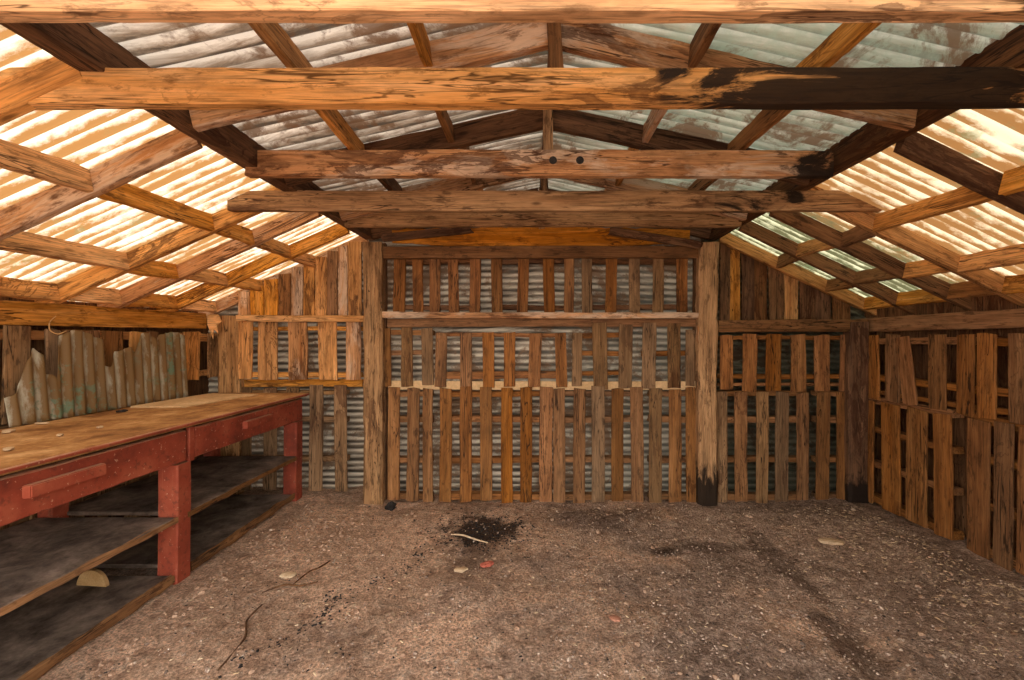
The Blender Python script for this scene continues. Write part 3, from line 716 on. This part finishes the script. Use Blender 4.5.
# half-round board under the lower shelf
bm = bmesh.new(); R_ = .092; fr = []; bk = []
for k in range(25):
    a = math.pi*k/24; fr.append(bm.verts.new((R_*math.cos(a), 0, R_*math.sin(a)))); bk.append(bm.verts.new((R_*math.cos(a), .02, R_*math.sin(a))))
bm.faces.new(fr); bm.faces.new(bk[::-1])
for k in range(25): bm.faces.new((fr[k], bk[k], bk[(k+1)%25], fr[(k+1)%25]))
bmesh.ops.recalc_face_normals(bm, faces=bm.faces)
tag(link('wood_disc', bm, TAN, M=Matrix.Translation((-2.47, 2.56, .05)) @ Matrix.Rotation(-.1, 4, 'Z')), 'half-round tan wooden disc standing on the bottom shelf of the workbench', 'disc')

# ragged fibre scrap hanging at the end of the wall plate
bm = bmesh.new(); prof = [(0,0),(.10,.0),(.12,-.06),(.09,-.10),(.10,-.17),(.06,-.13),(.05,-.22),(.02,-.15),(0,-.09)]
f1 = [bm.verts.new((x, .012*math.sin(x*60), z)) for x, z in prof]; f2 = [bm.verts.new((x, .006+.012*math.sin(x*60), z)) for x, z in prof]
bm.faces.new(f1); bm.faces.new(f2[::-1])
for i in range(len(prof)): bm.faces.new((f1[i], f2[i], f2[(i+1)%len(prof)], f1[(i+1)%len(prof)]))
bmesh.ops.recalc_face_normals(bm, faces=bm.faces)
tag(link('torn_scrap', bm, PINE, M=Matrix.Translation((-2.88, 4.06, 1.66))), 'ragged pale scrap hanging by the split corner post', 'scrap')

# cord looped from the plate above the torn sheet
def tube(name, pts, r, mat, label, cat):
    P_ = [Vector(p) for p in pts]; P_ = [P_[0]]+P_+[P_[-1]]; path = []
    for a, b, c, d in zip(P_, P_[1:], P_[2:], P_[3:]):
        for k in range(8):
            t = k/8; path.append(.5*((2*b)+(c-a)*t+(2*a-5*b+4*c-d)*t*t+(3*b-a-3*c+d)*t**3))
    path.append(P_[-1]); c0 = sum(path, Vector())/len(path)
    bm = bmesh.new(); rows = []
    for i, p in enumerate(path):
        tg = (path[min(i+1, len(path)-1)]-path[max(i-1, 0)]).normalized()
        u = tg.cross(Vector((.13,.2,.97))).normalized(); v = tg.cross(u); k = 1+.25*noise.noise(p*40)
        k *= .55+.45*math.sin(math.pi*min(1, max(0, .1+.85*i/len(path))))
        rows.append([bm.verts.new(p-c0+(u*math.cos(a*1.0472)+v*math.sin(a*1.0472))*r*k) for a in range(6)])
    for i in range(len(rows)-1):
        for a in range(6): bm.faces.new((rows[i][a], rows[i][(a+1)%6], rows[i+1][(a+1)%6], rows[i+1][a]))
    bm.faces.new(rows[0][::-1]); bm.faces.new(rows[-1]); bmesh.ops.recalc_face_normals(bm, faces=bm.faces)
    return tag(link(name, bm, mat, M=Matrix.Translation(c0), smooth=True), label, cat)
tube('cord', [P(56,316,2.84), P(50,322,2.83), P(50,330,2.82), P(58,334,2.82), P(66,331,2.83)], .004, CORD, 'thin straw coloured cord curling from the plate above the torn sheet', 'cord')

# ------------------------------------------------------------------ on the floor
def gp(px, py, lift=0):
    Y = F*CZ/(py-CY); X = XX(px, Y)
    for _ in range(3):
        z = ground_h(X, Y); Y = F*(CZ-z)/(py-CY); X = XX(px, Y)
    return Vector((X, Y, ground_h(X, Y)+lift))
lump('charcoal_lump', gp(391,509,.025), (.045,.04,.035), CHARCOAL, 'round black lump on the dirt near the foot of the pale post', 'lump', seed=3)
shard('red_scrap', gp(487,566,.012), .085, .05, .03, .5, REDBIT, 'reddish scrap at the near edge of the burnt patch', 'scrap', seed=4)
a, b = gp(451,536,.012), gp(488,545,.015)
tube('stick', [a, a.lerp(b,.3)+Vector((0,.012,.008)), a.lerp(b,.65)+Vector((0,.0,.006)), b], .007, CHIPP, 'pale curved stick lying across the burnt patch', 'stick')
shard('wood_chip', gp(461,571,.01), .085, .05, .02, .2, CHIPP, 'broad pale chip beside the reddish scrap', 'wood chip', 'chips on the floor', seed=8)
shard('brick_chip', gp(615,620,.008), .06, .04, .015, -.6, CHIPR, 'salmon coloured chip alone on the grey gravel', 'chip', seed=9)
shard('wood_chip', gp(288,577,.012), .09, .06, .025, .1, CHIPP, 'pale chip on the dirt nearest the middle leg of the workbench', 'wood chip', 'chips on the floor', seed=11)
shard('wood_chip', gp(831,543,.012), .16, .08, .03, -.1, CHIPP, 'largest pale flake in front of the far pallets, past the dark rut', 'wood chip', 'chips on the floor', seed=12)
a, b = gp(262,594,.01), gp(330,560,.012)
for k, (q0, q1, lab) in enumerate([((262,594),(318,583),'thin dark twig pointing at the middle leg of the workbench'), ((294,585),(330,562),'thin dark twig end beside the burnt patch side of the pale chip')]):
    a, b = gp(*q0, .008), gp(*q1, .008)
    tube('twig', [a, a.lerp(b,.35)+Vector((0,.02,.01)), a.lerp(b,.7)+Vector((0,-.015,.004)), b], .005, DARKW, lab, 'twig')
a, b = gp(218,672,.008), gp(262,606,.008)
tube('twig', [a, a.lerp(b,.4)+Vector((.03,0,.008)), a.lerp(b,.7)+Vector((-.02,0,.004)), b], .006, DARKW, 'long dark twig on the dirt in front of the bottom shelf', 'twig')

_t = bmesh.new(); bmesh.ops.create_icosphere(_t, subdivisions=1, radius=1)
ICO_V = [v.co.copy() for v in _t.verts]; ICO_F = [[v.index for v in f.verts] for f in _t.faces]; _t.free()
def scatter(name, n, mat, fn, label, seed):
    rnd = random.Random(seed); V, Fc = [], []
    for _ in range(n):
        x, y, sx, sy, sz = fn(rnd)
        M = Matrix.Translation((x, y, ground_h(x, y)+sz*.3)) @ Matrix.Rotation(rnd.uniform(0,6.3), 4, 'Z') @ Matrix.Rotation(rnd.uniform(-.4,.4), 4, 'X') @ Matrix.Diagonal((sx, sy, sz, 1))
        b = len(V)
        for v in ICO_V: V.append(M @ (v+Vector((rnd.uniform(-1,1), rnd.uniform(-1,1), rnd.uniform(-1,1)))*.24))
        Fc += [[q+b for q in f] for f in ICO_F]
    me = bpy.data.meshes.new(name); me.from_pydata(V, [], Fc); me.update(); me.materials.append(mat)
    o = bpy.data.objects.new(name, me); C.objects.link(o)
    return tag(o, label, 'debris', kind='stuff')
def f_gravel(r):
    y = 1.7+2.3*r.random()**1.2; x = r.uniform(-1.95, 2.8)
    if r.random() < .6: x = abs(x)*1.0+.1
    s = r.uniform(.002,.008)*(1 if r.random() < .93 else 1.8); return min(x,2.85), y, s, s*r.uniform(.6,1), s*.6
scatter('gravel', 6000, STONE, f_gravel, 'loose grey gravel strewn over the dirt floor', 5)
def f_chip(r):
    if r.random() < .6: x = 2.8-abs(r.gauss(0,.35)); y = r.uniform(1.7,3.9)
    else: x = r.uniform(-1.9,2.6); y = r.uniform(1.7,3.9)
    s = r.uniform(.005,.016); return x, y, s, s*.35, s*.2
scatter('wood_litter', 1500, CHIPP, f_chip, 'pale wood splinters and straw littering the floor', 6)
def f_dark(r):
    if r.random() < .4: return r.gauss(-.36,.2), r.gauss(3.45,.18), r.uniform(.004,.014), r.uniform(.004,.008), .004
    if r.random() < .2:        # a line of crumbs across the dirt
        u = r.random(); pl = [(-1.35,1.98),(-1.05,2.35),(-1.12,2.55),(-.80,2.80),(-.72,3.1)]; k = min(3, int(u*4)); q = u*4-k
        sx = r.uniform(.003,.012); return pl[k][0]+(pl[k+1][0]-pl[k][0])*q+r.gauss(0,.035), pl[k][1]+(pl[k+1][1]-pl[k][1])*q+r.gauss(0,.045), sx, sx*.6, sx*.4
    x = r.uniform(-1.9,2.6); y = r.uniform(1.7,3.9); s = r.uniform(.004,.010); return x, y, s, s*.5, s*.3
scatter('charcoal_crumbs', 1500, CHARCOAL, f_dark, 'black charcoal crumbs scattered over the floor', 7)

def f_clod(r):
    t_ = r.random()
    if t_ < .35: x, y = r.gauss(-1.55,.22), r.gauss(3.35,.2)
    elif t_ < .6: x, y = -1.93+abs(r.gauss(0,.10)), r.uniform(1.9,4.0)
    else: x, y = r.uniform(-1.9,2.7), r.uniform(1.8,4.0)
    q = r.uniform(.007,.022); return max(x,-1.98), y, q, q*.8, q*.5
scatter('dirt_clods', 500, CLOD, f_clod, 'crumbled brown dirt clods on the floor', 8)

# ------------------------------------------------------------------ light and sky
w = bpy.data.worlds.new('sky'); bpy.context.scene.world = w; w.use_nodes = True
nt = w.node_tree; nt.nodes.clear()
out = nt.nodes.new('ShaderNodeOutputWorld'); bg = nt.nodes.new('ShaderNodeBackground')
tc = nt.nodes.new('ShaderNodeTexCoord'); sp = nt.nodes.new('ShaderNodeSeparateXYZ'); cr = nt.nodes.new('ShaderNodeValToRGB')
cr.color_ramp.elements[0].position = 0; cr.color_ramp.elements[0].color = (1.0,.86,.70,1)
cr.color_ramp.elements[1].position = .7; cr.color_ramp.elements[1].color = (.86,.84,.82,1)
nt.links.new(tc.outputs['Generated'], sp.inputs[0]); nt.links.new(sp.outputs['Z'], cr.inputs[0]); nt.links.new(cr.outputs[0], bg.inputs[0])
bg.inputs[1].default_value = 2.3; nt.links.new(bg.outputs[0], out.inputs[0])
sun = bpy.data.lights.new('sun', 'SUN'); sun.energy = 3.0; sun.angle = math.radians(1.0); sun.color = (1.0,.88,.72)
so = bpy.data.objects.new('sun', sun); C.objects.link(so)
d = Vector((.45, -.10, -1.0)).normalized()
so.rotation_euler = d.to_track_quat('-Z', 'Y').to_euler()

cam = bpy.data.cameras.new('camera'); co = bpy.data.objects.new('camera', cam); C.objects.link(co)
co.location = (0, 0, CZ); co.rotation_euler = (math.pi/2, 0, 0)
cam.sensor_width = 36; cam.sensor_fit = 'HORIZONTAL'; cam.lens = F/1024*36
cam.shift_x = (512-CX)/1024; cam.shift_y = -(340-CY)/1024
cam.clip_start = .02
S = bpy.context.scene; S.camera = co
vs = S.view_settings; vs.view_transform = 'Standard'; vs.look = 'None'; vs.gamma = 1; vs.exposure = 1.12; vs.use_curve_mapping = False
